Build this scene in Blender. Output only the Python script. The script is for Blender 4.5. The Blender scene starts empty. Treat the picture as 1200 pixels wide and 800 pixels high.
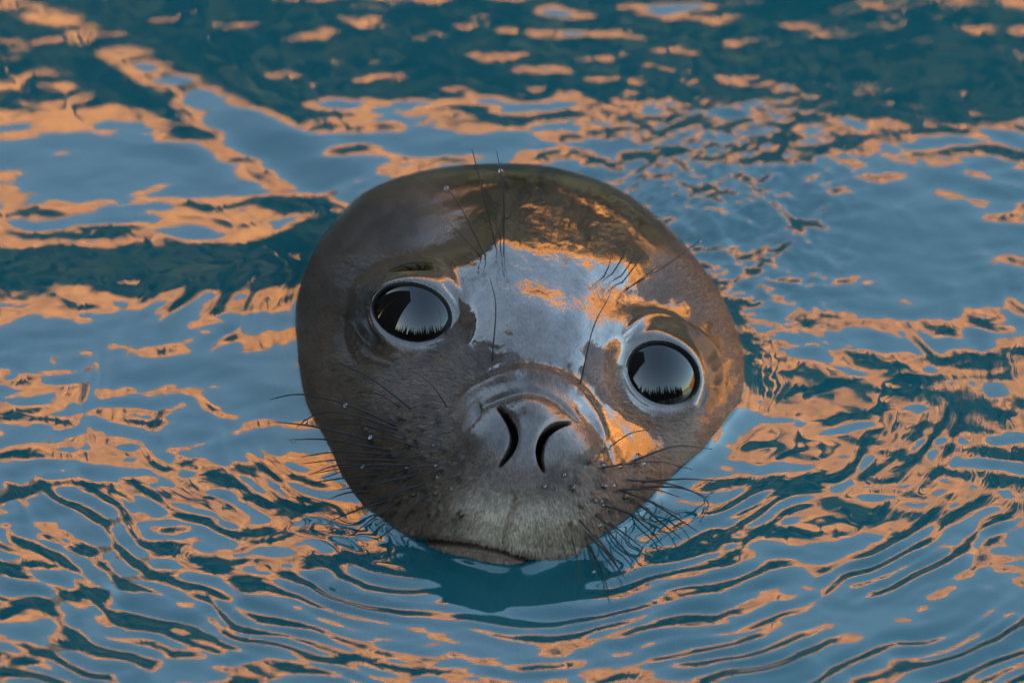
import bpy, bmesh, math, random
import numpy as np
from mathutils import Vector, Matrix

# ------------------------------------------------------------------ camera, sky, sun, exposure
scn = bpy.context.scene
R = math.radians
PITCH = R(36.0)
CP, SP = math.cos(PITCH), math.sin(PITCH)
DIST = 4.0
S = 0.65 / 1200.0            # metres per reference unit at the subject
LIFT = 110 * S               # height of the aim point over the water

cam_d = bpy.data.cameras.new('camera')
cam = bpy.data.objects.new('camera', cam_d)
scn.collection.objects.link(cam)
cam.location = (0, -CP * DIST, LIFT + SP * DIST)
cam.rotation_euler = (math.pi / 2 - PITCH, 0, 0)
cam_d.sensor_width = 36
cam_d.lens = 36 / (0.65 / DIST)
cam_d.clip_start = 0.05
cam_d.clip_end = 3000
cam_d.dof.use_dof = True
cam_d.dof.focus_distance = DIST - 60 * S
cam_d.dof.aperture_fstop = 4.8
scn.camera = cam

SUN_EL = R(7.0)
SUN_AZ = R(-100)             # measured from +Y towards +X : the low sun stands to the left, a little behind the camera
sun_dir = Vector((math.sin(SUN_AZ) * math.cos(SUN_EL), math.cos(SUN_AZ) * math.cos(SUN_EL), math.sin(SUN_EL)))

world = bpy.data.worlds.new('World')
scn.world = world
world.use_nodes = True
wn = world.node_tree
bg = wn.nodes['Background']
sky = wn.nodes.new('ShaderNodeTexSky')
sky.sky_type = 'NISHITA'
sky.sun_disc = False
sky.sun_elevation = SUN_EL
sky.sun_rotation = SUN_AZ
sky.air_density = 1.0
sky.dust_density = 1.6
sky.ozone_density = 1.0
wn.links.new(sky.outputs[0], bg.inputs[0])
bg.inputs[1].default_value = 0.15

sun_l = bpy.data.lights.new('sun', 'SUN')
sun_l.energy = 2.9
sun_l.angle = R(0.5)
sun_l.color = (1.0, 0.62, 0.28)
sun = bpy.data.objects.new('sun', sun_l)
scn.collection.objects.link(sun)
sun.rotation_euler = (-sun_dir).to_track_quat('-Z', 'Y').to_euler()

scn.view_settings.view_transform = 'Standard'
scn.view_settings.look = 'None'
scn.view_settings.gamma = 1.0
scn.view_settings.exposure = 4.75
scn.cycles.max_bounces = 8
scn.cycles.glossy_bounces = 4
scn.cycles.caustics_reflective = False
scn.cycles.caustics_refractive = False
scn.cycles.sample_clamp_indirect = 4

rng = np.random.default_rng(11)
random.seed(5)

# ------------------------------------------------------------------ helpers
def link(o, parent=None):
    scn.collection.objects.link(o)
    if parent is not None:
        o.parent = parent
    return o

def tag(o, label=None, cat=None, group=None, kind=None):
    if label: o['label'] = label
    if cat: o['category'] = cat
    if group: o['group'] = group
    if kind: o['kind'] = kind
    return o

def mesh_np(name, verts, quads, smooth=True, tris=None):
    me = bpy.data.meshes.new(name)
    nv, nq = len(verts), len(quads)
    nt = 0 if tris is None else len(tris)
    me.vertices.add(nv)
    me.vertices.foreach_set('co', np.ascontiguousarray(verts, dtype=np.float32).ravel())
    idx = np.asarray(quads, dtype=np.int32).ravel()
    starts = np.arange(nq, dtype=np.int32) * 4
    totals = np.full(nq, 4, dtype=np.int32)
    if nt:
        idx = np.concatenate([idx, np.asarray(tris, dtype=np.int32).ravel()])
        starts = np.concatenate([starts, nq * 4 + np.arange(nt, dtype=np.int32) * 3])
        totals = np.concatenate([totals, np.full(nt, 3, dtype=np.int32)])
    me.loops.add(len(idx))
    me.loops.foreach_set('vertex_index', idx)
    me.polygons.add(nq + nt)
    me.polygons.foreach_set('loop_start', starts)
    me.polygons.foreach_set('loop_total', totals)
    me.update(calc_edges=True)
    me.validate()
    if smooth:
        me.polygons.foreach_set('use_smooth', np.ones(nq + nt, dtype=bool))
    return me

def point_attr(me, name, values):
    a = me.attributes.new(name, 'FLOAT', 'POINT')
    a.data.foreach_set('value', np.ascontiguousarray(values, dtype=np.float32))

def color_attr(me, name, rgb):
    a = me.attributes.new(name, 'FLOAT_COLOR', 'POINT')
    c = np.ones((len(rgb), 4), dtype=np.float32); c[:, :3] = rgb
    a.data.foreach_set('color', c.ravel())

def new_mat(name):
    m = bpy.data.materials.new(name)
    m.use_nodes = True
    nt = m.node_tree
    return m, nt, nt.nodes['Principled BSDF'], nt.nodes['Material Output']

def sstep(a, b, x):
    t = np.clip((x - a) / (b - a), 0, 1)
    return t * t * (3 - 2 * t)

def vnoise(x, y, seed=0):
    """smooth 2-D value noise, about -1..1"""
    ca, sa = math.cos(0.6 + seed * 1.37), math.sin(0.6 + seed * 1.37)
    x, y = x * ca - y * sa, x * sa + y * ca          # every layer on a lattice of its own, so none lines up
    xi = np.floor(x).astype(np.int64); yi = np.floor(y).astype(np.int64)
    xf = x - xi; yf = y - yi
    u = xf * xf * xf * (xf * (xf * 6 - 15) + 10); v = yf * yf * yf * (yf * (yf * 6 - 15) + 10)
    def h(a, b):
        n = (a * 374761393 + b * 668265263 + seed * 974634777) & 0xffffffff
        n = ((n ^ (n >> 13)) * 1274126177) & 0xffffffff
        return ((n ^ (n >> 16)) & 0xffff) / 32767.5 - 1.0
    return (h(xi, yi) * (1 - u) + h(xi + 1, yi) * u) * (1 - v) + (h(xi, yi + 1) * (1 - u) + h(xi + 1, yi + 1) * u) * v

def fbm(x, y, seed=0, octv=3):
    t = 0; a = 1; n = 0
    for i in range(octv):
        t = t + a * vnoise(x * 2 ** i + 17.3 * i, y * 2 ** i - 9.1 * i, seed + i); n += a; a *= 0.5
    return t / n

# "u-space": reference units, x right, y up the face, z towards the face's front, origin at the aim point
def U(px, py, z):
    f = 1 - z * S / DIST
    return np.array([(px - 600) * f, (400 - py) * f, z], dtype=float)

def to_world(p):
    p = np.asarray(p, dtype=float)
    x, y, z = p[..., 0], p[..., 1], p[..., 2]
    return np.stack([x * S, (y * SP - z * CP) * S, (y * CP + z * SP) * S + LIFT], axis=-1)

# ------------------------------------------------------------------ seal shape (numbers only, the object is made further down)
C0 = U(612, 440, -60)
DOWN = np.array([0.0, -CP, -SP])

CTRL = [
    # crown and silhouette
    (600, 193, -235), (520, 202, -225), (440, 232, -200), (385, 285, -205), (352, 345, -215), (345, 400, -190),
    (680, 204, -235), (750, 238, -220), (808, 295, -200), (848, 352, -190), (868, 405, -165), (873, 450, -125),
    # forehead and crown front
    (610, 240, -114), (520, 250, -128), (700, 252, -124), (450, 285, -125), (770, 300, -118),
    (615, 285, -41), (540, 300, -35), (690, 300, -42), (470, 315, -65), (760, 345, -62),
    (620, 340, 31), (560, 345, 27), (680, 356, 24), (630, 400, 84), (578, 398, 75), (682, 412, 69),
    (630, 434, 112), (578, 440, 106), (684, 456, 98), (548, 470, 116), (706, 494, 104),
    # eye regions
    (483, 367, 26), (776, 438, 16), (530, 392, 50), (735, 455, 44), (425, 390, -40), (405, 345, -85), (832, 435, -50), (820, 385, -75),
    (480, 420, 42), (540, 425, 78), (770, 490, 45), (720, 470, 72), (730, 405, 28), (530, 350, 18),
    # nose and muzzle
    (622, 474, 160), (620, 505, 180), (618, 545, 192), (600, 590, 203), (590, 630, 192), (566, 492, 153), (683, 514, 150),
    (540, 550, 180), (680, 570, 182), (640, 600, 198), (545, 610, 186), (660, 630, 178),
    (480, 540, 135), (490, 590, 150), (440, 540, 85), (450, 590, 100), (725, 560, 138), (720, 600, 135), (760, 560, 92),
    (440, 470, 50), (500, 470, 105), (720, 515, 110), (810, 500, 25), (400, 500, 0), (385, 440, -45),
    # water contact
    (358, 470, -92), (396, 555, 15), (440, 612, 88), (490, 640, 132), (545, 655, 158), (600, 664, 164), (660, 662, 158),
    (720, 640, 118), (762, 600, 72), (800, 560, 22), (845, 510, -45), (868, 480, -82),
    # below the water : jaw, throat
    (590, 690, 172), (500, 690, 128), (690, 690, 132), (590, 770, 120), (470, 760, 50), (720, 760, 50),
    (380, 640, -60), (830, 620, -90), (350, 560, -120), (875, 560, -150),
]

def build_seal():
    # directions : polar grid round the front axis
    NR, NS = 540, 940
    th = np.concatenate([np.linspace(0.0, 2.25, NR - 40), np.linspace(2.25, math.pi, 42)[1:-1]])[1:]
    ph = np.linspace(0, 2 * math.pi, NS, endpoint=False)
    T, P = np.meshgrid(th, ph, indexing='ij')
    D = np.stack([np.sin(T) * np.cos(P), np.sin(T) * np.sin(P), np.cos(T)], -1).reshape(-1, 3)
    D = np.concatenate([[[0, 0, 1.0]], D, [[0, 0, -1.0]]])

    def base_r(d):
        # head ellipsoid
        e = d / np.array([262., 245., 240.])
        r1 = 1 / np.sqrt((e ** 2).sum(-1))
        # body : long ellipsoid down into the water
        ax = DOWN + np.array([-0.10, 0.15, -0.25]); ax = ax / np.linalg.norm(ax)
        L, W, off = 900., 330., 640.
        a = d @ ax
        perp2 = 1 - a ** 2
        A = a ** 2 / L ** 2 + perp2 / W ** 2
        B = -2 * a * off / L ** 2
        Cc = off ** 2 / L ** 2 - 1
        r2 = (-B + np.sqrt(np.maximum(B * B - 4 * A * Cc, 0))) / (2 * A)
        k = 40.
        m = np.maximum(r1, r2)
        return m + k * np.log(np.exp((r1 - m) / k) + np.exp((r2 - m) / k)) - k * 0.3

    pts = np.array([U(*c) for c in CTRL]) - C0
    rr = np.linalg.norm(pts, axis=1)
    dd = pts / rr[:, None]
    res = rr - base_r(dd)
    # anchors on the hidden back and below
    g = rng.normal(size=(60, 3)); g /= np.linalg.norm(g, axis=1)[:, None]
    near = (g @ dd.T).max(1)
    keep = (near < math.cos(0.75))
    dd = np.concatenate([dd, g[keep]]); res = np.concatenate([res, np.zeros(keep.sum())])
    def kern(a, b):
        q = np.sqrt(np.maximum(2 - 2 * a @ b.T, 0)); return q ** 3
    K = kern(dd, dd) + np.eye(len(dd)) * 1.2e-3
    A = np.block([[K, np.c_[np.ones(len(dd)), dd]], [np.r_[np.ones((1, len(dd))), dd.T], np.zeros((4, 4))]])
    sol = np.linalg.solve(A, np.r_[res, np.zeros(4)])
    w, c = sol[:-4], sol[-4:]
    rad = np.empty(len(D))
    for i in range(0, len(D), 60000):
        s = slice(i, i + 60000)
        rad[s] = base_r(D[s]) + kern(D[s], dd) @ w + c[0] + D[s] @ c[1:]
    V = C0 + D * rad[:, None]

    nr = len(th)
    i = np.arange(nr - 1)[:, None] * NS; j = np.arange(NS)[None, :]; j2 = (j + 1) % NS
    quads = np.stack([1 + i + j, 1 + i + NS + j, 1 + i + NS + j2, 1 + i + j2], -1).reshape(-1, 4)
    jj = np.arange(NS)
    tris = np.concatenate([np.stack([np.zeros(NS, int), 1 + jj, 1 + (jj + 1) % NS], -1),
                           np.stack([np.full(NS, len(V) - 1), 1 + (nr - 1) * NS + (jj + 1) % NS, 1 + (nr - 1) * NS + jj], -1)])

    def normals(V):
        N = np.zeros_like(V)
        q = V[quads]
        fn = np.cross(q[:, 2] - q[:, 0], q[:, 3] - q[:, 1])
        for k in range(4):
            np.add.at(N, quads[:, k], fn)
        return N / np.maximum(np.linalg.norm(N, axis=1), 1e-9)[:, None]

    front = np.concatenate([[0.0], T.ravel(), [math.pi]]) < 2.45
    return V, quads, tris, normals, front

def img(V):
    f = 1 - V[:, 2] * S / DIST
    return V[:, 0] / f + 600, 400 - V[:, 1] / f

def seg_dist(x, y, pts):
    """distance to a polyline and position 0..1 along it"""
    pts = np.asarray(pts, float)
    best = np.full(x.shape, 1e9); tt = np.zeros(x.shape)
    n = len(pts) - 1
    for k in range(n):
        a, b = pts[k], pts[k + 1]
        ab = b - a; L = (ab ** 2).sum()
        t = np.clip(((x - a[0]) * ab[0] + (y - a[1]) * ab[1]) / L, 0, 1)
        d = np.hypot(x - a[0] - t * ab[0], y - a[1] - t * ab[1])
        m = d < best
        best = np.where(m, d, best); tt = np.where(m, (k + t) / n, tt)
    return best, tt

def smooth_poly(pts, n=8):
    pts = np.asarray(pts, float)
    P = np.vstack([2 * pts[0] - pts[1], pts, 2 * pts[-1] - pts[-2]])
    out = []
    for i in range(1, len(P) - 2):
        for t in np.linspace(0, 1, n, endpoint=False):
            p0, p1, p2, p3 = P[i - 1], P[i], P[i + 1], P[i + 2]
            out.append(0.5 * ((2 * p1) + (-p0 + p2) * t + (2 * p0 - 5 * p1 + 4 * p2 - p3) * t * t + (-p0 + 3 * p1 - 3 * p2 + p3) * t ** 3))
    out.append(pts[-1])
    return np.array(out)

EYES = [  # aperture centre, half axes, tilt (deg, clockwise in the picture), ball centre, ball radius
    dict(c=(483, 367), a=45, b=33.5, rot=14, ball=(492, 376, -36), R=70, corner=(532, 386)),
    dict(c=(776.5, 438), a=42.5, b=35, rot=28, ball=(766, 446, -42), R=69, corner=(734, 425)),
]

V, QUADS, TRIS, normals, FRONT = build_seal()
N0 = normals(V)

def sculpt(V, N0):
    px, py = img(V)
    F = np.where(FRONT, 1.0, 0.0)
    disp = np.zeros(len(V))          # along the normal
    def gauss(cx, cy, r, amp, ry=None, rot=0):
        ry_ = ry or r
        c, s_ = math.cos(R(rot)), math.sin(R(rot))
        dx, dy = px - cx, py - cy
        u = dx * c + dy * s_; v = -dx * s_ + dy * c
        return amp * np.exp(-(u / r) ** 2 - (v / ry_) ** 2) * F
    def line(pts, w, amp, p=2.0, taper=True):
        q = smooth_poly(pts, 5)
        m = (px > q[:, 0].min() - 4 * w) & (px < q[:, 0].max() + 4 * w) & (py > q[:, 1].min() - 4 * w) & (py < q[:, 1].max() + 4 * w) & FRONT
        out = np.zeros(len(V))
        d, t = seg_dist(px[m], py[m], q)
        ww = w * (0.35 + 0.65 * np.sin(np.pi * np.clip(t, 0, 1)) ** 0.6) if taper else w
        out[m] = amp * np.exp(-(d / ww) ** p) * ((0.3 + 0.7 * np.sin(np.pi * t) ** 0.5) if taper else 1)
        return out

    # --- big soft forms
    disp += gauss(585, 282, 24, 9) + gauss(731, 316, 24, 8)                     # brow bumps
    disp += gauss(498, 320, 38, 7, 16, 10) + gauss(770, 385, 36, 8, 16, 20)     # upper lid folds
    disp += gauss(560, 515, 30, 8, 36, 8) + gauss(684, 535, 30, 8, 36, -22)   # sides of the nose
    disp += gauss(624, 482, 26, 10, 18, 12)                                     # nose tip
    disp += gauss(540, 590, 46, 7, 30) + gauss(655, 605, 46, 7, 30)             # upper lip pads
    disp += gauss(660, 350, 14, -1.2, 60, 8) + gauss(685, 350, 14, 1.2, 60, 8)
    # --- nose fold arcs
    disp += line([(530, 492), (548, 464), (582, 444), (624, 437), (666, 451), (694, 482), (708, 516)], 8, 5.0)
    disp += line([(518, 478), (544, 446), (582, 428), (626, 421), (676, 438), (706, 474)], 8, -3.0)
    disp += line([(556, 496), (568, 476), (594, 464), (622, 460), (652, 470), (676, 494)], 5, -4.5)
    disp += line([(676, 478), (694, 500), (708, 520), (716, 542)], 4.5, -2.5)
    disp += line([(562, 474), (557, 490), (548, 508)], 4.5, -7)
    # --- philtrum and upper lip crease
    disp += line([(604, 578), (600, 598), (594, 615), (588, 634)], 4.0, -6)
    disp += line([(574, 570), (590, 577), (605, 579), (628, 576), (650, 572)], 4.5, -3.5)
    # --- nostrils
    nl = line([(584, 478), (594, 490), (601, 504), (602, 518), (596, 532), (586, 546)], 3.6, -55, 4)
    nrr = line([(666, 496), (650, 501), (639, 510), (633, 524), (633, 538), (637, 552)], 3.6, -55, 4)
    # raised rims
    disp += line([(592, 474), (606, 490), (612, 506), (612, 522), (604, 540)], 6, 2)
    disp += line([(660, 487), (640, 494), (627, 506), (622, 524), (625, 545)], 6, 2)
    disp += nl + nrr
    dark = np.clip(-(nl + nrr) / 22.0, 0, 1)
    keepbare = np.zeros(len(V))
    # --- mouth : upper lip edge stands out, dark gap, lower lip below
    lip = [(474, 630), (500, 633), (530, 635), (560, 639), (590, 646), (615, 654), (645, 659), (680, 652)]
    up = [(x, y - 9) for x, y in lip]; lo = [(x, y + 14) for x, y in lip[1:-1]]
    disp += line(up, 9, 4)
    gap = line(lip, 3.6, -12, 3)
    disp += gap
    dark = np.maximum(dark, np.clip(-gap / 9.0, 0, 0.9))  # crease shade of the lip gap painted in along with the nostrils
    keepbare = np.maximum(line([(604, 578), (600, 598), (594, 615), (588, 634)], 4.0, 1), line(lip, 7, 1, 4))
    disp += line(lo, 9, 2)
    # --- folds round the eyes
    disp += line([(404, 372), (402, 392), (408, 412), (420, 428)], 5, -4)
    disp += line([(415, 360), (413, 384), (420, 405), (436, 421), (460, 428)], 6, 3)
    disp += line([(520, 334), (533, 348), (537, 364), (533, 377)], 3.2, -6)
    disp += line([(525, 392), (540, 383), (556, 374)], 3.0, -5)
    disp += line([(818, 400), (836, 425), (840, 455), (826, 482), (800, 497)], 7, -2.5)
    disp += line([(730, 392), (750, 376), (780, 372), (806, 388)], 5, 4)
    disp += line([(735, 400), (752, 388), (780, 384), (804, 396)], 4, -3)
    disp += line([(720, 430), (738, 460), (760, 482), (785, 494)], 5, 1.0)
    disp += line([(455, 322), (490, 312), (520, 322), (540, 345)], 7, 3)
    # --- neck and crown folds
    disp += line([(430, 262), (480, 232), (540, 214), (600, 209), (660, 218), (720, 246), (768, 290)], 9, 1.4)
    disp += line([(440, 275), (490, 246), (550, 228), (610, 222), (660, 230), (710, 256)], 9, -1.2)
    disp += line([(400, 300), (440, 258), (500, 224), (560, 206)], 8, -1.5)
    # --- whisker follicles
    for (x, y, r_, a_) in FOLL:
        disp += line([(x - .1, y), (x + .1, y)], r_, a_, 2, False)
    # --- fine unevenness of the hide
    disp += 1.0 * fbm(px / 42, py / 42, 3, 3) * F + 0.22 * fbm(px / 9, py / 7, 9, 2) * F
    V2 = V + N0 * disp[:, None]

    # --- eye openings : lids wrap the ball, the hide sinks behind it inside the opening
    px, py = img(V2)
    lidm = np.zeros(len(V)); wetlid = np.zeros(len(V))
    for e in EYES:
        c, s_ = math.cos(R(e['rot'])), math.sin(R(e['rot']))
        dx, dy = px - e['c'][0], py - e['c'][1]
        u = dx * c + dy * s_; v = -dx * s_ + dy * c
        q = np.hypot(u / e['a'], v / e['b'])
        d = (q - 1) * (e['a'] * e['b']) / np.maximum(np.hypot(e['b'] * u, e['a'] * v) / np.maximum(np.hypot(u, v), 1e-6), 1e-6)
        d = np.where(FRONT & (V2[:, 2] > -150), d, 999)
        bc = U(*e['ball'])
        def ball_z(x, y):
            return bc[2] + np.sqrt(np.maximum(e['R'] ** 2 - (x - bc[0]) ** 2 - (y - bc[1]) ** 2, (0.3 * e['R']) ** 2))
        ze = ball_z(V2[:, 0], V2[:, 1])
        qs = np.maximum(q, 1e-3)
        ex = e['c'][0] + dx / qs; ey = e['c'][1] + dy / qs                   # nearest rim point, roughly
        zb = ball_z((ex - 600), (400 - ey))
        low = sstep(-0.1, 0.7, v / np.maximum(np.hypot(u, v), 1e-6))        # lower lid
        m = d < 60
        z = V2[:, 2]
        lid = zb + 1.5 + (1 - low) * 3.0 * sstep(0, 2.6, d) + low * 5.0 * sstep(0, 10, d)
        bl = 1 - sstep(2, 34, d)
        znew = z * (1 - bl) + lid * bl
        znew = np.where(d < 0, ze + 1.5 - 26 * sstep(0, 6, -d), znew)
        V2[:, 2] = np.where(m, znew, z)
        lidm = np.maximum(lidm, np.where(m, np.exp(-(np.maximum(d, 0) / 4.0) ** 2) * (1 - 0.8 * low), 0))
        wetlid = np.maximum(wetlid, np.where(m & (d > -4), low * np.exp(-((d - 4) / 6.0) ** 2), 0))
    return V2, lidm, wetlid, dark, keepbare

# follicle spots on both whisker pads
FOLL = []
for k in range(110):
    x = random.uniform(425, 545); y = random.uniform(470, 610)
    if x + y > 925 and x - 0.55 * (y - 540) < 545 and y < 600 + (x - 425) * 0.2:
        FOLL.append((x, y, random.uniform(2.0, 4.0), random.uniform(0.8, 2.2)))
for k in range(90):
    x = random.uniform(655, 775); y = random.uniform(535, 645)
    if x * 0.9 + y < 1255 and (x - 655) + (y - 535) > 25:
        FOLL.append((x, y, random.uniform(2.0, 4.0), random.uniform(0.8, 2.2)))

VS, LIDM, WETLID, SLIT_DARK, BARE = sculpt(V, N0)
W_SEAL = to_world(VS)

# waterline of the seal as a polar outline round a point in the water plane
HC = np.array([0.0, 0.06])
def waterline():
    z = W_SEAL[:, 2]
    q = QUADS
    a, b = q[:, 0], q[:, 1]
    cr = (z[a] * z[b]) < 0
    pa, pb = W_SEAL[a[cr]], W_SEAL[b[cr]]
    t = (pa[:, 2] / (pa[:, 2] - pb[:, 2]))[:, None]
    p = (pa + (pb - pa) * t)[:, :2]
    a, b = q[:, 1], q[:, 2]
    cr = (z[a] * z[b]) < 0
    pa, pb = W_SEAL[a[cr]], W_SEAL[b[cr]]
    t = (pa[:, 2] / (pa[:, 2] - pb[:, 2]))[:, None]
    p = np.concatenate([p, (pa + (pb - pa) * t)[:, :2]]) - HC
    ang = np.arctan2(p[:, 1], p[:, 0]); rad = np.hypot(p[:, 0], p[:, 1])
    nb = 360
    out = np.zeros(nb)
    bi = ((ang + math.pi) / (2 * math.pi) * nb).astype(int) % nb
    np.maximum.at(out, bi, rad)
    ok = out > 0
    xs = np.arange(nb)
    out = np.interp(xs, xs[ok], out[ok], period=nb)
    k = np.array([1, 2, 3, 2, 1]) / 9.0
    out = np.convolve(np.r_[out[-2:], out, out[:2]], k, 'valid')
    return out
WL = waterline()
def wl_radius(ang):
    t = (ang + math.pi) / (2 * math.pi) * 360 - 0.5
    i = np.floor(t).astype(int); f = t - i
    return WL[i % 360] * (1 - f) + WL[(i + 1) % 360] * f

# ------------------------------------------------------------------ water
def axis(lo, hi, step, far, n=34):
    core = np.arange(lo, hi + step * .5, step)
    g = np.geomspace(step * 1.2, far, n)
    return np.concatenate([(lo - np.cumsum(np.geomspace(step * 1.3, far / 3.2, n)))[::-1], core, hi + np.cumsum(np.geomspace(step * 1.3, far / 3.2, n))])

def ground(px, py):
    """point of the still water plane for a reading taken off the photograph"""
    d = np.array([(px - 600) * S, (400 - py) * S * SP + CP * DIST, (400 - py) * S * CP - SP * DIST])
    c = np.array([0, -CP * DIST, LIFT + SP * DIST])
    t = -c[2] / d[2]
    return (c + d * t)[:2]

# slow undulations of the surface : place, lean (towards +Y up), half widths along X and Y in metres
SWELL = [
    ((1090, 50), -0.045, 0.17, 0.15), ((250, 620), -0.022, 0.16, 0.13), ((480, 60), -0.09, 0.20, 0.13), ((760, 30), -0.03, 0.12, 0.10), ((120, 30), -0.03, 0.15, 0.09),
    ((140, 320), -0.130, 0.15, 0.065), ((180, 185), 0.065, 0.16, 0.06), ((1000, 270), 0.110, 0.16, 0.13),
    ((1130, 720), 0.06, 0.07, 0.09), ((60, 480), -0.05, 0.07, 0.08), ((900, 590), -0.065, 0.10, 0.12), ((1040, 470), -0.04, 0.08, 0.08), ((300, 480), 0.05, 0.12, 0.08),
    ((130, 740), -0.035, 0.12, 0.09), ((640, 790), -0.02, 0.2, 0.06), ((390, 255), -0.11, 0.05, 0.06),
]

def water_height(X, Y):
    """metres; ripples thrown by the head, cross chop and slow swell"""
    rx, ry = X - HC[0], Y - HC[1]
    ang = np.arctan2(ry, rx); rad = np.hypot(rx, ry)
    d = rad - wl_radius(ang)                      # distance from the hide
    h = np.zeros_like(X)
    wx = fbm(X / 0.11, Y / 0.13, 21, 3); wy = fbm(X / 0.10, Y / 0.12, 31, 3)
    # rings going out from the throat
    qx, qy = rx * 0.90, ry + 0.02
    rr = np.hypot(qx, qy) + 0.022 * wx + 0.007 * vnoise(X / 0.035, Y / 0.05, 5)
    qa = np.arctan2(qx, -qy)
    frontm = sstep(0.26, -0.04, Y + 0.05 * wy)
    am = np.clip(0.72 + 0.95 * vnoise(X / 0.070 + 3, Y / 0.055, 8), 0.04, 1.45) * frontm * (0.25 + 0.75 * sstep(0.01, 0.05, d)) * np.exp(-np.maximum(d - .28, 0) / 0.25)
    h += 0.00040 * am * np.sin(2 * math.pi * rr / 0.0218)
    h += 0.00017 * am * np.sin(2 * math.pi * (rr + 0.006 * wy) / 0.0135 + 1.0)
    h += 0.00085 * am * vnoise(qa * 3.8 + 4, rr / 0.0112, 77)
    h += 0.00042 * am * vnoise(qa * 7.0 + 9, rr / 0.0080, 78)
    h += frontm * (0.35 + 0.65 * sstep(0.0, 0.05, d)) * (0.00075 * vnoise(X / 0.034 + 0.5 * wx, Y / 0.021 + 0.5 * wy, 84) + 0.00022 * vnoise(X / 0.014, Y / 0.009 + wx, 85))
    # cross chop
    cm = 0.35 + 0.65 * sstep(-0.5, 0.7, vnoise(X / 0.16 - 5, Y / 0.12 + 2, 44))
    for i, (deg, lam, a) in enumerate([(80, .080, .00040), (100, .052, .00036), (118, .040, .00028), (60, .036, .00024), (92, .027, .00016), (150, .060, .00034), (30, .050, .00030)]):
        kx, ky = math.cos(R(deg)), math.sin(R(deg))
        m = 0.5 + 0.5 * vnoise(X / 0.13 + 7 * i, Y / 0.13 - 3 * i, 50 + i)
        h += a * m * cm * np.sin(2 * math.pi * ((X + 0.016 * wx) * kx + (Y + 0.020 * wy) * ky) / lam + i * 1.9)
    backm = 1 - frontm
    h += backm * cm * (0.0013 * vnoise(X / 0.050 + 0.3 * wx, Y / 0.026 + 0.4 * wy, 61) + 0.0006 * vnoise(X / 0.026, Y / 0.013 + 0.4 * wx, 62) + 0.00022 * vnoise(X / 0.012, Y / 0.008, 63))
    # turbulence behind the head on its one side
    g = ground(850, 235)
    tb = np.exp(-((X - g[0]) / 0.085) ** 2 - ((Y - g[1]) / 0.12) ** 2)
    h += tb * (0.0058 * fbm(X / 0.030, Y / 0.034 + 0.6 * wx, 66, 4))
    g = ground(290, 150)
    ux, uy = X - g[0], Y - g[1]
    al, ac = (ux - uy) * 0.707, (ux + uy) * 0.707                # a wake running off slantwise
    h += 0.0026 * np.exp(-(al / 0.16) ** 2 - (ac / 0.050) ** 2) * np.sin(2 * math.pi * (ac + 0.01 * wx) / 0.075)
    # slow swell
    for (p, lean, sx, sy) in SWELL:
        g = ground(*p)
        u, v = (X - g[0]) / sx, (Y - g[1]) / sy
        h += lean * (Y - g[1]) * np.exp(-u * u - v * v)
    h += 0.0022 * fbm(X / 0.30, Y / 0.26, 71, 2)
    # meniscus against the hide
    side = 0.25 + 0.75 * sstep(-0.12, 0.02, X + 0.03 * wx)
    h += (0.0046 + 0.0024 * np.exp(-(X / 0.09) ** 2) * sstep(0.0, -0.05, Y)) * side * (0.75 + 0.35 * vnoise(X / 0.02, Y / 0.02, 99)) * np.exp(-np.maximum(d - 0.001, 0) / 0.0060)
    h += 0.0030 * sstep(0.02, 0.10, X) * sstep(0.12, 0.02, Y) * np.exp(-np.maximum(d, 0) / 0.013)
    return h

mat_water, nt, pb, out = new_mat('sea_water')
nt.nodes.remove(pb)
fr = nt.nodes.new('ShaderNodeFresnel'); fr.inputs['IOR'].default_value = 1.36
gl = nt.nodes.new('ShaderNodeBsdfGlossy'); gl.inputs['Roughness'].default_value = 0.015
gl.inputs['Color'].default_value = (1, 1, 1, 1)
df = nt.nodes.new('ShaderNodeBsdfDiffuse'); df.inputs['Color'].default_value = (0.0018, 0.0190, 0.0220, 1)
tr = nt.nodes.new('ShaderNodeBsdfTransparent'); tr.inputs['Color'].default_value = (0.10, 0.22, 0.22, 1)
ad = nt.nodes.new('ShaderNodeAddShader')
mx = nt.nodes.new('ShaderNodeMixShader')
nt.links.new(df.outputs[0], ad.inputs[0]); nt.links.new(tr.outputs[0], ad.inputs[1])
nt.links.new(fr.outputs[0], mx.inputs[0]); nt.links.new(ad.outputs[0], mx.inputs[1]); nt.links.new(gl.outputs[0], mx.inputs[2])
nt.links.new(mx.outputs[0], out.inputs['Surface'])
geo = nt.nodes.new('ShaderNodeNewGeometry')
nz = nt.nodes.new('ShaderNodeTexNoise'); nz.inputs['Scale'].default_value = 16; nz.inputs['Detail'].default_value = 4
nt.links.new(geo.outputs['Position'], nz.inputs['Vector'])
ln = nt.nodes.new('ShaderNodeVectorMath'); ln.operation = 'LENGTH'; nt.links.new(geo.outputs['Position'], ln.inputs[0])
mr = nt.nodes.new('ShaderNodeMapRange'); mr.inputs[1].default_value = 0.6; mr.inputs[2].default_value = 1.4; mr.inputs[3].default_value = 0.02; mr.inputs[4].default_value = 0.5
nt.links.new(ln.outputs['Value'], mr.inputs[0])
bp = nt.nodes.new('ShaderNodeBump'); bp.inputs['Distance'].default_value = 0.008
nt.links.new(mr.outputs[0], bp.inputs['Strength']); nt.links.new(nz.outputs[0], bp.inputs['Height'])
for n_ in (fr, gl, df): nt.links.new(bp.outputs[0], n_.inputs['Normal'])

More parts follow.
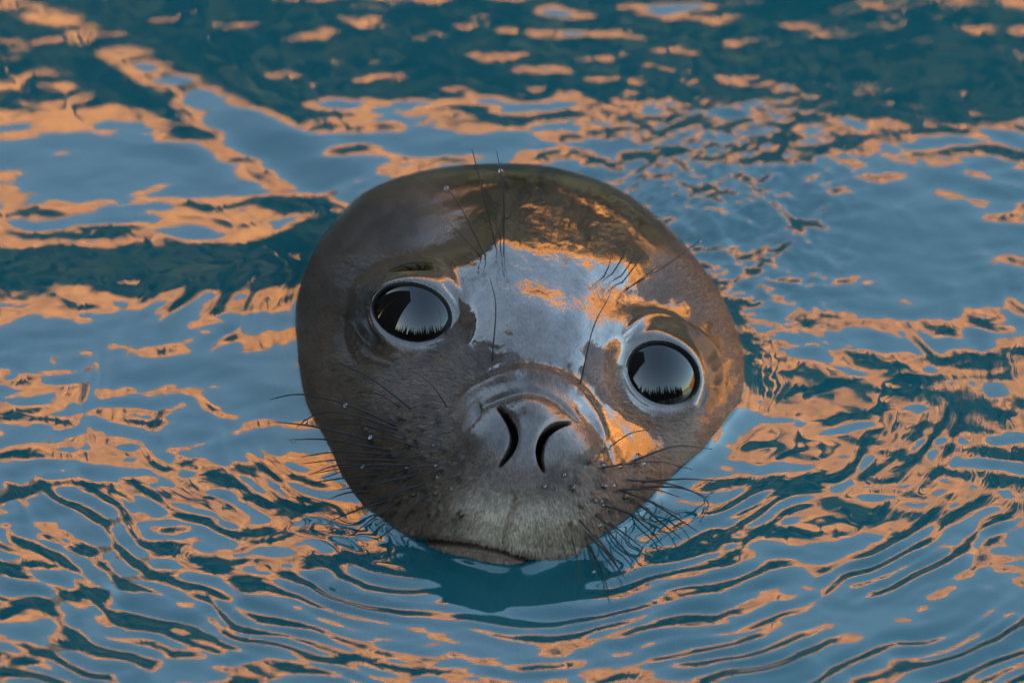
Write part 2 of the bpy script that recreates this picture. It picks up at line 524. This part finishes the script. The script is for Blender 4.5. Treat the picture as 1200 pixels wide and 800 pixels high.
def make_water():
    xs = axis(-0.46, 0.46, 0.00125, 500); ys = axis(-0.46, 0.56, 0.00125, 500)
    X, Y = np.meshgrid(xs, ys)
    fade = np.exp(-np.maximum(np.hypot(X, Y) - 0.75, 0) / 0.25)
    H = water_height(X, Y) * fade
    Vw = np.stack([X, Y, H], -1).reshape(-1, 3)
    nx, ny = len(xs), len(ys)
    i, j = np.meshgrid(np.arange(ny - 1), np.arange(nx - 1), indexing='ij')
    q = np.stack([i * nx + j, i * nx + j + 1, (i + 1) * nx + j + 1, (i + 1) * nx + j], -1).reshape(-1, 4)
    me = mesh_np('water', Vw, q)
    me.materials.append(mat_water)
    return tag(link(bpy.data.objects.new('water', me)), kind='structure')
make_water()

# sea bed
mat_bed, nt, pb, out = new_mat('sea_bed')
pb.inputs['Base Color'].default_value = (0.02, 0.05, 0.05, 1); pb.inputs['Roughness'].default_value = 1
xs = np.linspace(-60, 60, 40)
X, Y = np.meshgrid(xs, xs); Z = -3.5 + 0.6 * fbm(X / 9, Y / 9, 4, 3)
i, j = np.meshgrid(np.arange(39), np.arange(39), indexing='ij')
me = mesh_np('seabed', np.stack([X, Y, Z], -1).reshape(-1, 3), np.stack([i * 40 + j, i * 40 + j + 1, (i + 1) * 40 + j + 1, (i + 1) * 40 + j], -1).reshape(-1, 4))
me.materials.append(mat_bed)
tag(link(bpy.data.objects.new('seabed', me)), kind='structure')

# ------------------------------------------------------------------ the harbour round the seal (only seen mirrored)
mat_rock, nt, pb, out = new_mat('sandstone')
nz = nt.nodes.new('ShaderNodeTexNoise'); nz.inputs['Scale'].default_value = 0.6; nz.inputs['Detail'].default_value = 8
tc = nt.nodes.new('ShaderNodeTexCoord'); nt.links.new(tc.outputs['Object'], nz.inputs['Vector'])
cr = nt.nodes.new('ShaderNodeValToRGB')
cr.color_ramp.elements[0].color = (0.26, 0.120, 0.026, 1); cr.color_ramp.elements[0].position = 0.35
cr.color_ramp.elements[1].color = (0.50, 0.27, 0.075, 1); cr.color_ramp.elements[1].position = 0.7
nt.links.new(nz.outputs[0], cr.inputs[0]); nt.links.new(cr.outputs[0], pb.inputs['Base Color']); pb.inputs['Roughness'].default_value = 0.9

def cliff():
    n, m = 200, 40
    t = np.linspace(-1.6, 1.25, n)                 # along the line x + y = 30
    s = np.linspace(0, 1, m)
    Tt, Ss = np.meshgrid(t, s, indexing='ij')
    bx = 15 + Tt * 24; by = 15 - Tt * 24
    top = np.interp(bx, [-30, -17, -5, 0, 8, 15, 24, 32, 50], [46, 39, 29, 24.5, 18.4, 11, 7.0, 5.5, 3]) + 0.9 * fbm(bx / 2.6, 0 * bx, 12, 3)
    zz = -1 + (top + 1) * np.minimum(Ss / 0.8, 1) + np.maximum(Ss - 0.8, 0) * 6
    back = Ss * 2.0 + np.maximum(Ss - 0.8, 0) * 60 + 0.9 * fbm(bx / 3, zz / 3, 2, 4)
    X = bx + back * 0.707; Y = by + back * 0.707
    i, j = np.meshgrid(np.arange(n - 1), np.arange(m - 1), indexing='ij')
    q = np.stack([i * m + j, (i + 1) * m + j, (i + 1) * m + j + 1, i * m + j + 1], -1).reshape(-1, 4)
    me = mesh_np('cliff', np.stack([X, Y, zz], -1).reshape(-1, 3), q)
    me.materials.append(mat_rock)
    tag(link(bpy.data.objects.new('cliff', me)), kind='structure')
cliff()

mat_fir, nt, pb, out = new_mat('fir_needles')
pb.inputs['Base Color'].default_value = (0.008, 0.013, 0.009, 1); pb.inputs['Roughness'].default_value = 0.9; pb.inputs['Specular IOR Level'].default_value = 0.1

def conifer_mesh(name, spots):
    vs, qs, ts = [], [], []
    for (x, y, h, w) in spots:
        for tier in range(7):
            z0 = h * (-0.02 + 0.142 * tier); z1 = z0 + h * 0.24; r0 = w * (1 - tier / 7.6)
            b = len(vs); k = 9; ph = random.random() * 6
            for a in range(k):
                rr = r0 * random.uniform(0.7, 1.2)
                vs.append((x + rr * math.cos(ph + a * 2 * math.pi / k), y + rr * math.sin(ph + a * 2 * math.pi / k), z0 + random.uniform(-.3, .2) * h * .05))
            vs.append((x, y, z1))
            for a in range(k): ts.append((b + a, b + (a + 1) % k, b + k))
        b = len(vs)
        for zt in (-1.0, h * .4):
            for a in range(4): vs.append((x + .12 * math.cos(a * math.pi / 2), y + .12 * math.sin(a * math.pi / 2), zt))
        for a in range(4): qs.append((b + a, b + (a + 1) % 4, b + 4 + (a + 1) % 4, b + 4 + a))
    me = mesh_np(name, np.array(vs), np.array(qs), False, np.array(ts))
    me.materials.append(mat_fir)
    return me

added_wood = []  # unseen conifers added to mirror a dark band below the sunlit rock
for x in np.arange(-27, 34, 0.5):
    xx = x + random.uniform(-.3, .3); yy = 24 - 0.75 * x + random.uniform(-1.5, 1.0)
    hh = float(np.interp(xx, [-27, -12, 0, 7, 11, 15, 24, 30], [34, 23.0, 15.6, 12.6, 7.0, 3.6, 1.3, 1.0])) * random.uniform(0.82, 0.99)
    added_wood.append((xx, yy, hh, random.uniform(0.10, 0.14) * hh))
    added_wood.append((xx + random.uniform(-.4, .4), yy + 2.2, hh * random.uniform(0.90, 1.0), random.uniform(0.12, 0.16) * hh))
tag(link(bpy.data.objects.new('wood', conifer_mesh('wood', added_wood))), 'added dark conifer wood standing in for the shaded foot of the sunlit sandstone cliff', 'wood', kind='stuff')
back_wood = [(x + random.uniform(-.8, .8), -40 - random.uniform(0, 6), random.choice((11, 13, 14, 17, 21)) * random.uniform(.9, 1.1), random.uniform(1.6, 2.6)) for x in np.arange(-78, 60, 1.0)]
tag(link(bpy.data.objects.new('wood', conifer_mesh('wood', back_wood))), 'dark conifer wood on the shore facing the cliff', 'wood', kind='stuff')

# unseen hill added to mirror dark in the crown, low land closing the harbour
mat_hill, nt, pb, out = new_mat('dark_hillside')
nz = nt.nodes.new('ShaderNodeTexNoise'); nz.inputs['Scale'].default_value = 0.5; nz.inputs['Detail'].default_value = 6
cr = nt.nodes.new('ShaderNodeValToRGB')
cr.color_ramp.elements[0].color = (0.006, 0.010, 0.006, 1); cr.color_ramp.elements[1].color = (0.030, 0.034, 0.020, 1)
nt.links.new(nz.outputs[0], cr.inputs[0]); nt.links.new(cr.outputs[0], pb.inputs['Base Color']); pb.inputs['Roughness'].default_value = 1
pb.inputs['Specular IOR Level'].default_value = 0.1
def hill(name, az0, az1, dist, h, seed):
    n, m = 120, 30
    az = np.linspace(R(az0), R(az1), n); s_ = np.linspace(0, 1, m)
    A, Q = np.meshgrid(az, s_, indexing='ij')
    e = np.minimum((A - A.min()) / R(8), 1) * np.minimum((A.max() - A) / R(8), 1)
    rad = dist + Q * 70
    X, Y = rad * np.sin(A), rad * np.cos(A)
    Z = -1 + (h + 1) * e * np.sin(np.pi * np.clip(Q * 1.1 + 0.02, 0, 1)) ** 0.7 * (1 + 0.25 * fbm(X / 12, Y / 12, seed, 4))
    i, j = np.meshgrid(np.arange(n - 1), np.arange(m - 1), indexing='ij')
    q = np.stack([i * m + j, (i + 1) * m + j, (i + 1) * m + j + 1, i * m + j + 1], -1).reshape(-1, 4)
    me = mesh_np(name, np.stack([X, Y, Z], -1).reshape(-1, 3), q); me.materials.append(mat_hill)
    tag(link(bpy.data.objects.new(name, me)), kind='structure')
hill('hill', -72, -22, 62, 48, 5)
hill('hill', 140, 240, 48, 11, 6)

# wharf wall : dark tarred timber, on the shaded side
mat_tar, nt, pb, out = new_mat('tarred_timber')
pb.inputs['Base Color'].default_value = (0.012, 0.010, 0.009, 1); pb.inputs['Roughness'].default_value = 0.7
wharf = link(bpy.data.objects.new('wharf', None)); wharf.location = (-1.7, -0.4, 0)
tag(wharf, 'tall tarred timber wharf beside the seal', 'wharf')
def box_mesh(name, sx, sy, sz, mat, bev=0.01):
    bm = bmesh.new(); bmesh.ops.create_cube(bm, size=1)
    bmesh.ops.scale(bm, vec=(sx, sy, sz), verts=bm.verts)
    bmesh.ops.bevel(bm, geom=bm.edges[:], offset=bev, segments=1, affect='EDGES')
    me = bpy.data.meshes.new(name); bm.to_mesh(me); bm.free(); me.materials.append(mat)
    return me
pm = box_mesh('plank', 0.06, 0.245, 7.0, mat_tar)
for k in range(9):
    o = link(bpy.data.objects.new('plank', pm), wharf); o.location = (0, -0.95 + k * 0.25, 2.2)
bmz = box_mesh('beam', 0.16, 2.2, 0.2, mat_tar)
for z in (0.9, 3.0, 5.2):
    o = link(bpy.data.objects.new('beam', bmz), wharf); o.location = (-0.108, 0.05, z)

# ------------------------------------------------------------------ the seal
def seal_colors():
    px, py = img(VS)
    def g(cx, cy, rx, ry, rot=0):
        c, s_ = math.cos(R(rot)), math.sin(R(rot)); dx, dy = px - cx, py - cy
        return np.exp(-((dx * c + dy * s_) / rx) ** 2 - ((-dx * s_ + dy * c) / ry) ** 2) * FRONT
    n1 = fbm(px / 60, py / 60, 91, 4)[:, None]; n2 = fbm(px / 11, py / 14, 95, 3)[:, None]
    col = np.tile(np.array([0.0240, 0.0156, 0.0104]), (len(VS), 1))
    def mixin(m, c, col):
        m = np.clip(m, 0, 1)[:, None]; return col * (1 - m) + np.array(c) * m
    col = mixin(0.95 * g(600, 608, 84, 32, 8), (0.088, 0.069, 0.047), col)              # pale chin fur
    col = mixin(1.1 * g(600, 205, 300, 85), (0.0125, 0.0088, 0.0064), col)              # soaked crown, toned down further to offset the full sky light
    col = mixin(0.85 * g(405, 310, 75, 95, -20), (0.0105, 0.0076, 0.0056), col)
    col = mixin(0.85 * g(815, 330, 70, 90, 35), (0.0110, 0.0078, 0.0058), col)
    col = mixin(0.75 * g(472, 545, 60, 62), (0.0125, 0.0086, 0.0062), col)              # dark whisker pads
    col = mixin(0.5 * g(715, 585, 45, 45), (0.014, 0.011, 0.009), col)
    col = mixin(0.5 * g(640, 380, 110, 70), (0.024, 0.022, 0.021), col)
    col = mixin(0.6 * g(800, 500, 80, 60), (0.034, 0.021, 0.013), col)                  # right cheek, warm light from the cliff painted in
    col = mixin(0.7 * g(620, 505, 62, 42, 10), (0.022, 0.019, 0.018), col)              # nose leather
    col = mixin(0.8 * g(575, 652, 60, 9, 8), (0.034, 0.020, 0.015), col)                # lower lip
    col = mixin(0.9 * LIDM, (0.006, 0.005, 0.005), col)
    for (x, y, r_, a_) in FOLL:
        m = (np.abs(px - x) < 8) & (np.abs(py - y) < 8) & FRONT
        k = 0.85 * np.exp(-((px[m] - x) ** 2 + (py[m] - y) ** 2) / (r_ * 0.9) ** 2)
        col[m] = col[m] * (1 - k[:, None]) + 0.003 * k[:, None]
    col = col * (1 + 0.40 * n1 + 0.30 * n2)
    col = mixin(SLIT_DARK, (0.001, 0.0008, 0.0008), col)  # near-black painted into nostrils and lip gap, deepening the shade there
    # the film of water left on the hide, with ragged edges
    edge = 0.42 * fbm(px / 16, py / 20, 131, 4) + 0.16 * n1[:, 0]
    film = (1.25 * g(632, 365, 118, 78, 12) + 0.9 * g(510, 330, 60, 42, 10) + 1.0 * g(790, 400, 50, 34, 30) + 1.05 * g(730, 475, 46, 34, 45)
            - 0.8 * g(708, 452, 13, 26, -20) + 0.75 * g(712, 535, 26, 20) + 0.9 * g(742, 512, 44, 22, 28) + 0.95 * g(585, 280, 22, 18) + 0.95 * g(734, 310, 26, 24) + 0.75 * g(830, 450, 40, 60)
            + 0.6 * g(430, 385, 40, 50) - 0.9 * g(590, 610, 100, 34) - 1.0 * g(718, 456, 14, 34, -25) - 1.0 * g(742, 486, 12, 26, -55))
    film = sstep(0.46, 0.66, film + edge)
    wet = np.clip(0.10 + 0.48 * sstep(0.3, 0.7, g(622, 490, 92, 62, 10) + 0.3 * fbm(px / 16, py / 20, 131, 4)) + 0.95 * sstep(0.35, 0.75, 1.3 * g(600, 200, 300, 120)) * (1 - 0.9 * g(455, 265, 78, 56, -30)) + 0.06 * n2[:, 0] + 0.9 * film * (0.92 + 0.08 * n1[:, 0]), 0, 1)
    wet = wet * (1 - 0.75 * g(455, 262, 85, 50, -30))
    wet = np.clip(np.maximum(wet, 1.0 * WETLID) * (1 - SLIT_DARK), 0, 1)
    return np.clip(col, 0.002, 1), wet

mat_seal, nt, pb, out = new_mat('wet_seal_hide')
at = nt.nodes.new('ShaderNodeAttribute'); at.attribute_name = 'hide_color'
wt = nt.nodes.new('ShaderNodeAttribute'); wt.attribute_name = 'wet'
tc = nt.nodes.new('ShaderNodeTexCoord')
n1 = nt.nodes.new('ShaderNodeTexNoise'); n1.inputs['Scale'].default_value = 900; n1.inputs['Detail'].default_value = 3
mp = nt.nodes.new('ShaderNodeMapping'); mp.inputs['Scale'].default_value = (1.0, 0.45, 0.45)
nt.links.new(tc.outputs['Object'], mp.inputs[0]); nt.links.new(mp.outputs[0], n1.inputs['Vector'])
n2 = nt.nodes.new('ShaderNodeTexNoise'); n2.inputs['Scale'].default_value = 260; n2.inputs['Detail'].default_value = 4
nt.links.new(tc.outputs['Object'], n2.inputs['Vector'])
rmap = nt.nodes.new('ShaderNodeMapRange'); rmap.inputs[3].default_value = 0.42; rmap.inputs[4].default_value = 0.06
nt.links.new(wt.outputs['Fac'], rmap.inputs[0]); nt.links.new(rmap.outputs[0], pb.inputs['Roughness'])
bst = nt.nodes.new('ShaderNodeMapRange'); bst.inputs[3].default_value = 0.9; bst.inputs[4].default_value = 0.05
nt.links.new(wt.outputs['Fac'], bst.inputs[0])
b1 = nt.nodes.new('ShaderNodeBump'); b1.inputs['Distance'].default_value = 0.0006
nt.links.new(bst.outputs[0], b1.inputs['Strength']); nt.links.new(n1.outputs[0], b1.inputs['Height'])
b2 = nt.nodes.new('ShaderNodeBump'); b2.inputs['Distance'].default_value = 0.0006; b2.inputs['Strength'].default_value = 0.15
nt.links.new(n2.outputs[0], b2.inputs['Height']); nt.links.new(b1.outputs[0], b2.inputs['Normal'])
nt.links.new(b2.outputs[0], pb.inputs['Normal'])
hv = nt.nodes.new('ShaderNodeMixRGB'); hv.blend_type = 'MULTIPLY'; hv.inputs[0].default_value = 0.6
cr = nt.nodes.new('ShaderNodeValToRGB'); cr.color_ramp.elements[0].position = 0.35; cr.color_ramp.elements[1].position = 0.65
cr.color_ramp.elements[0].color = (0.45, 0.45, 0.45, 1); cr.color_ramp.elements[1].color = (1.5, 1.5, 1.5, 1)
nt.links.new(n1.outputs[0], cr.inputs[0]); nt.links.new(at.outputs['Color'], hv.inputs[1]); nt.links.new(cr.outputs[0], hv.inputs[2])
nt.links.new(hv.outputs[0], pb.inputs['Base Color'])
pb.inputs['IOR'].default_value = 1.42
spm = nt.nodes.new('ShaderNodeMapRange'); spm.inputs[3].default_value = 0.06; spm.inputs[4].default_value = 0.55
nt.links.new(wt.outputs['Fac'], spm.inputs[0]); nt.links.new(spm.outputs[0], pb.inputs['Specular IOR Level'])

seal = link(bpy.data.objects.new('seal', None))
seal.location = to_world(C0 + DOWN * 300)
tag(seal, 'wet dark brown young seal lifting its whiskered head out of the rippled water', 'seal')
def into_seal(o):
    link(o, seal); o.matrix_parent_inverse = Matrix.Translation(-seal.location); return o
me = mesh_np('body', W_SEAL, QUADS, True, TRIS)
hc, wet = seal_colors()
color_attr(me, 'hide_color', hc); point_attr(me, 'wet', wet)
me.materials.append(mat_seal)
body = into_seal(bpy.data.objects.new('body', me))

mat_eye, nt, pb, out = new_mat('seal_eye')
pb.inputs['Base Color'].default_value = (0.0012, 0.0009, 0.0008, 1); pb.inputs['Roughness'].default_value = 0.0; pb.inputs['IOR'].default_value = 1.37; pb.inputs['Specular IOR Level'].default_value = 0.34
for e in EYES:
    bm = bmesh.new(); bmesh.ops.create_uvsphere(bm, u_segments=96, v_segments=64, radius=e['R'] * S)
    for f in bm.faces: f.smooth = True
    me = bpy.data.meshes.new('eye'); bm.to_mesh(me); bm.free(); me.materials.append(mat_eye)
    o = into_seal(bpy.data.objects.new('eye', me)); o.location = to_world(U(*e['ball']))

# ------------------------------------------------------------------ whiskers, brow hairs and drops
mat_hair, nt, pb, out = new_mat('whisker')
pb.inputs['Base Color'].default_value = (0.003, 0.0025, 0.0025, 1); pb.inputs['Roughness'].default_value = 0.5; pb.inputs['Specular IOR Level'].default_value = 0.12
mat_drop, nt, pb, out = new_mat('water_drop')
nt.nodes.remove(pb)
fr = nt.nodes.new('ShaderNodeFresnel'); fr.inputs['IOR'].default_value = 1.4
gl = nt.nodes.new('ShaderNodeBsdfGlossy'); gl.inputs['Roughness'].default_value = 0.02
tr = nt.nodes.new('ShaderNodeBsdfTransparent'); tr.inputs['Color'].default_value = (0.92, 0.95, 0.95, 1)
mx = nt.nodes.new('ShaderNodeMixShader')
nt.links.new(fr.outputs[0], mx.inputs[0]); nt.links.new(tr.outputs[0], mx.inputs[1]); nt.links.new(gl.outputs[0], mx.inputs[2]); nt.links.new(mx.outputs[0], out.inputs['Surface'])

SPX, SPY = img(VS)
UP = np.array([0.0, CP, SP])
def skin(px, py):
    m = (np.abs(SPX - px) < 5) & (np.abs(SPY - py) < 5)
    return VS[m][np.argmax(VS[m][:, 2])]

def tube(name, pts, r0, r1, mat, k=6):
    pts = np.asarray(pts); n = len(pts)
    tan = np.gradient(pts, axis=0); tan /= np.linalg.norm(tan, axis=1)[:, None]
    a = np.cross(tan, [0.3, 0.2, 0.9]); a /= np.linalg.norm(a, axis=1)[:, None]
    b = np.cross(tan, a)
    rad = np.linspace(1, 0, n) ** 0.8 * (r0 - r1) + r1
    an = np.arange(k) * 2 * math.pi / k
    Vv = (pts[:, None, :] + rad[:, None, None] * (a[:, None, :] * np.cos(an)[None, :, None] + b[:, None, :] * np.sin(an)[None, :, None])).reshape(-1, 3)
    Vv = np.concatenate([Vv, pts[-1:]])
    q = [(i * k + j, i * k + (j + 1) % k, (i + 1) * k + (j + 1) % k, (i + 1) * k + j) for i in range(n - 1) for j in range(k)]
    t = [((n - 1) * k + j, (n - 1) * k + (j + 1) % k, n * k) for j in range(k)]
    me = mesh_np(name, Vv, np.array(q), True, np.array(t)); me.materials.append(mat)
    return me

def drop_mesh(r):
    bm = bmesh.new(); bmesh.ops.create_icosphere(bm, subdivisions=2, radius=r)
    for f in bm.faces: f.smooth = True
    me = bpy.data.meshes.new('droplet'); bm.to_mesh(me); bm.free(); me.materials.append(mat_drop)
    return me
DROPS = [drop_mesh(r * S) for r in (1.9, 2.6, 3.4)]

def whisker(way, dz, r0=1.25, drop=None):
    """way: root, points between, tip, read off the photograph; dz: how far the tip stands out or back from the root"""
    root = skin(*way[0])
    n = len(way) - 1
    pts = [root - np.array([0, 0, 2.0])]
    for i, (x, y) in enumerate(way[1:], 1):
        f = i / n
        lift = 26 * math.sin(math.pi * min(f, 1)) * 0.5
        p = U(x, y, root[2] + dz * f ** 1.2 + lift)
        need = 4 / S * 0.001 - LIFT / S - p @ UP               # keep it over the water
        if need > 0:
            p = U(x, y, p[2] + need / SP * 1.0)
        pts.append(p)
    pts = smooth_poly(pts, max(4, 16 // n))
    me = tube('whisker', to_world(pts), r0 * 1.15 * S, 0.4 * S, mat_hair)
    o = into_seal(bpy.data.objects.new('whisker', me))
    if drop is not None:
        i = int(drop * (len(pts) - 1))
        dr = link(bpy.data.objects.new('droplet', random.choice(DROPS[1:])), o); dr.location = to_world(pts[i] - np.array([0, 1.5, 0]))
    return o

LEFT = [
    ([(461, 494), (405, 473), (352, 462), (316, 468)], -70, 1.4, 0.35), ([(463, 499), (415, 486), (375, 484), (347, 500)], -55, 1.3, 0.9),
    ([(436, 512), (370, 500), (321, 494)], -60, 1.3, None), ([(445, 522), (385, 515), (338, 515)], -60, 1.3, 0.95),
    ([(473, 507), (430, 498), (386, 497)], -30, 0.9, None), ([(454, 528), (400, 529), (352, 535)], -50, 1.2, None),
    ([(464, 535), (405, 538), (354, 543)], -50, 1.2, None), ([(478, 540), (425, 545), (370, 554)], -45, 1.2, 0.5),
    ([(440, 559), (395, 561), (352, 568)], -40, 1.1, None), ([(434, 571), (408, 577), (384, 585)], -25, 1.1, None),
    ([(450, 583), (420, 597), (387, 610)], -30, 1.2, None), ([(468, 587), (440, 605), (415, 624)], -25, 1.2, None),
    ([(474, 606), (458, 620), (440, 633)], -15, 1.1, 0.9), ([(478, 475), (433, 442), (393, 424)], -35, 1.2, None),
    ([(520, 473), (505, 450), (478, 431)], 20, 0.6, None), ([(464, 472), (445, 462), (421, 459)], -20, 0.6, None),
    ([(486, 552), (440, 566), (394, 574)], -35, 1.1, None), ([(496, 560), (455, 580), (418, 596)], -25, 1.1, None),
    ([(455, 545), (415, 549), (378, 560)], -35, 1.0, None), ([(488, 520), (450, 512), (408, 511)], -30, 1.0, 0.7),
    ([(500, 578), (470, 600), (440, 615)], -10, 1.0, None), ([(510, 540), (480, 548), (446, 560)], -5, 0.9, None),
    ([(446, 502), (410, 492), (380, 492)], -35, 0.9, None), ([(432, 540), (395, 545), (362, 556)], -35, 1.0, None),
]
RIGHT = [
    ([(745, 536), (775, 527), (799, 522), (834, 526)], -50, 1.0, None), ([(705, 545), (740, 543), (775, 541), (812, 550)], -50, 1.0, 0.5),
    ([(754, 561), (800, 561), (841, 563)], -60, 1.2, 0.97), ([(752, 567), (795, 571), (831, 583)], -45, 1.2, None),
    ([(729, 570), (765, 573), (796, 582)], -35, 1.2, None), ([(755, 583), (786, 602), (817, 622)], -35, 1.2, None),
    ([(750, 592), (775, 612), (799, 631)], -30, 1.2, None), ([(712, 596), (742, 602), (775, 615)], -25, 1.2, None),
    ([(722, 597), (746, 606), (768, 618)], -25, 1.1, None), ([(715, 615), (736, 628), (754, 643)], -20, 1.2, None),
    ([(712, 620), (728, 640), (743, 659)], -15, 1.1, None), ([(693, 630), (714, 652), (733, 678)], -10, 1.2, None),
    ([(692, 640), (705, 668), (715, 699)], -5, 1.2, None), ([(675, 634), (677, 660), (678, 685)], 0, 0.8, None),
    ([(700, 630), (714, 648), (726, 667)], -10, 1.1, None), ([(719, 519), (738, 508), (761, 503)], -20, 0.7, None),
    ([(738, 560), (790, 568), (829, 587), (820, 612)], -40, 0.9, None), ([(690, 632), (694, 655), (696, 668)], 0, 0.8, 1.0),
    ([(735, 580), (768, 590), (798, 604)], -35, 1.1, None), ([(742, 604), (762, 622), (778, 640)], -25, 1.0, None),
    ([(700, 605), (722, 622), (741, 640)], -10, 1.0, None), ([(682, 612), (700, 632), (714, 650)], -5, 1.0, None),
]
BROW = [
    ([(576, 284), (565, 221), (553, 175)], 40, 0.75, None), ([(593, 294), (590, 224), (582, 177)], 40, 0.7, 0.8),
    ([(565, 296), (541, 245), (523, 219)], 25, 0.75, 1.0), ([(560, 297), (545, 280), (527, 262)], 20, 0.6, None),
    ([(584, 289), (586, 275), (586, 261)], 25, 0.6, None), ([(572, 420), (581, 360), (574, 325)], 5, 0.8, None),
    ([(685, 445), (695, 385), (715, 345)], 5, 0.8, None),
    ([(712, 320), (714, 310), (716, 299)], 12, 0.7, None), ([(722, 317), (728, 304), (733, 292)], 15, 0.8, None),
    ([(732, 320), (738, 309), (743, 298)], 15, 0.8, None), ([(733, 327), (743, 313), (751, 301)], 15, 0.8, None),
    ([(738, 335), (758, 322), (775, 310)], 15, 0.7, None), ([(742, 333), (785, 308), (821, 281)], 10, 0.5, 1.0),
]
for w_ in LEFT + RIGHT + BROW:
    whisker(*w_)

# beads of water standing on the hide of the muzzle
random.seed(9)
for k in range(60):
    if k % 2: x, y = random.gauss(490, 34), random.gauss(555, 34)
    else: x, y = random.gauss(712, 28), random.gauss(575, 34)
    if not (430 < x < 760 and 480 < y < 630): continue
    o = link(bpy.data.objects.new('droplet', random.choice(DROPS)), body); o.matrix_parent_inverse = body.matrix_world.inverted()
    o.location = to_world(skin(x, y) + np.array([0, 0, 0.8]))
    o.parent = body

# short fur of the muzzle, cheeks and brow : far too many hairs to count
def fur(n=52000):
    r = np.random.default_rng(3)
    px, py = SPX, SPY
    nrm = normals(VS)
    ok = FRONT & (px > 350) & (px < 872) & (py > 300) & (py < 668) & (nrm[:, 2] > 0.12) & (wet < 0.5) & (SLIT_DARK < 0.05) & (LIDM < 0.3) & (BARE < 0.4)
    ok &= (((px - 622) / 88) ** 2 + ((py - 488) / 62) ** 2) > 1 + 0.25 * fbm(px / 20, py / 20, 140, 2)
    for (x, y, r_, a_) in FOLL:
        ok &= np.hypot(px - x, py - y) > r_
    for e in EYES:
        ok &= np.hypot(px - e['c'][0], py - e['c'][1]) > 50
    idx = np.nonzero(ok & (VS @ UP * S + LIFT > 0.001))[0]
    # even out the polar grid's density : weight by distance from its pole
    wgt = np.maximum(np.hypot(px[idx] - 612, py[idx] - 440), 3); wgt *= 0.6 + 1.2 * np.exp(-((px[idx] - 600) / 110) ** 2 - ((py[idx] - 610) / 45) ** 2)
    pick = r.choice(idx, n, p=wgt / wgt.sum())
    P = VS[pick] + r.normal(size=(n, 3)) * 0.6
    N = nrm[pick]
    fx, fy = px[pick] - 622, py[pick] - 480
    F = np.stack([fx, -fy, np.full(n, -30.0)], -1)
    F += r.normal(size=(n, 3)) * 22
    F -= (F * N).sum(1)[:, None] * N
    F /= np.linalg.norm(F, axis=1)[:, None]
    Ln = r.uniform(4.0, 8.5, n)[:, None]
    side = np.cross(F, N); wd = r.uniform(0.30, 0.55, n)[:, None]
    a = P + side * wd - N * 0.3; b = P - side * wd - N * 0.3
    m1 = P + F * Ln * 0.55 + N * r.uniform(0.5, 1.2, n)[:, None]; t = P + F * Ln + N * r.uniform(0.2, 1.2, n)[:, None]
    Vv = np.stack([a, b, m1 + side * wd * .7, m1 - side * wd * .7, t], 1).reshape(-1, 3)
    o = np.arange(n) * 5
    q = np.stack([o, o + 1, o + 3, o + 2], -1); tt = np.stack([o + 2, o + 3, o + 4], -1)
    me = mesh_np('fur', to_world(Vv), q, False, tt)
    tone = r.uniform(0.5, 1.9, n)
    color_attr(me, 'hide_color', np.repeat(hc[pick] * tone[:, None], 5, axis=0))
    m, nt, pb, out = new_mat('fur_hair')
    at = nt.nodes.new('ShaderNodeAttribute'); at.attribute_name = 'hide_color'
    nt.links.new(at.outputs['Color'], pb.inputs['Base Color'])
    pb.inputs['Roughness'].default_value = 0.4; pb.inputs['Specular IOR Level'].default_value = 0.14
    me.materials.append(m)
    f = into_seal(bpy.data.objects.new('fur', me)); f['kind'] = 'stuff'
fur()
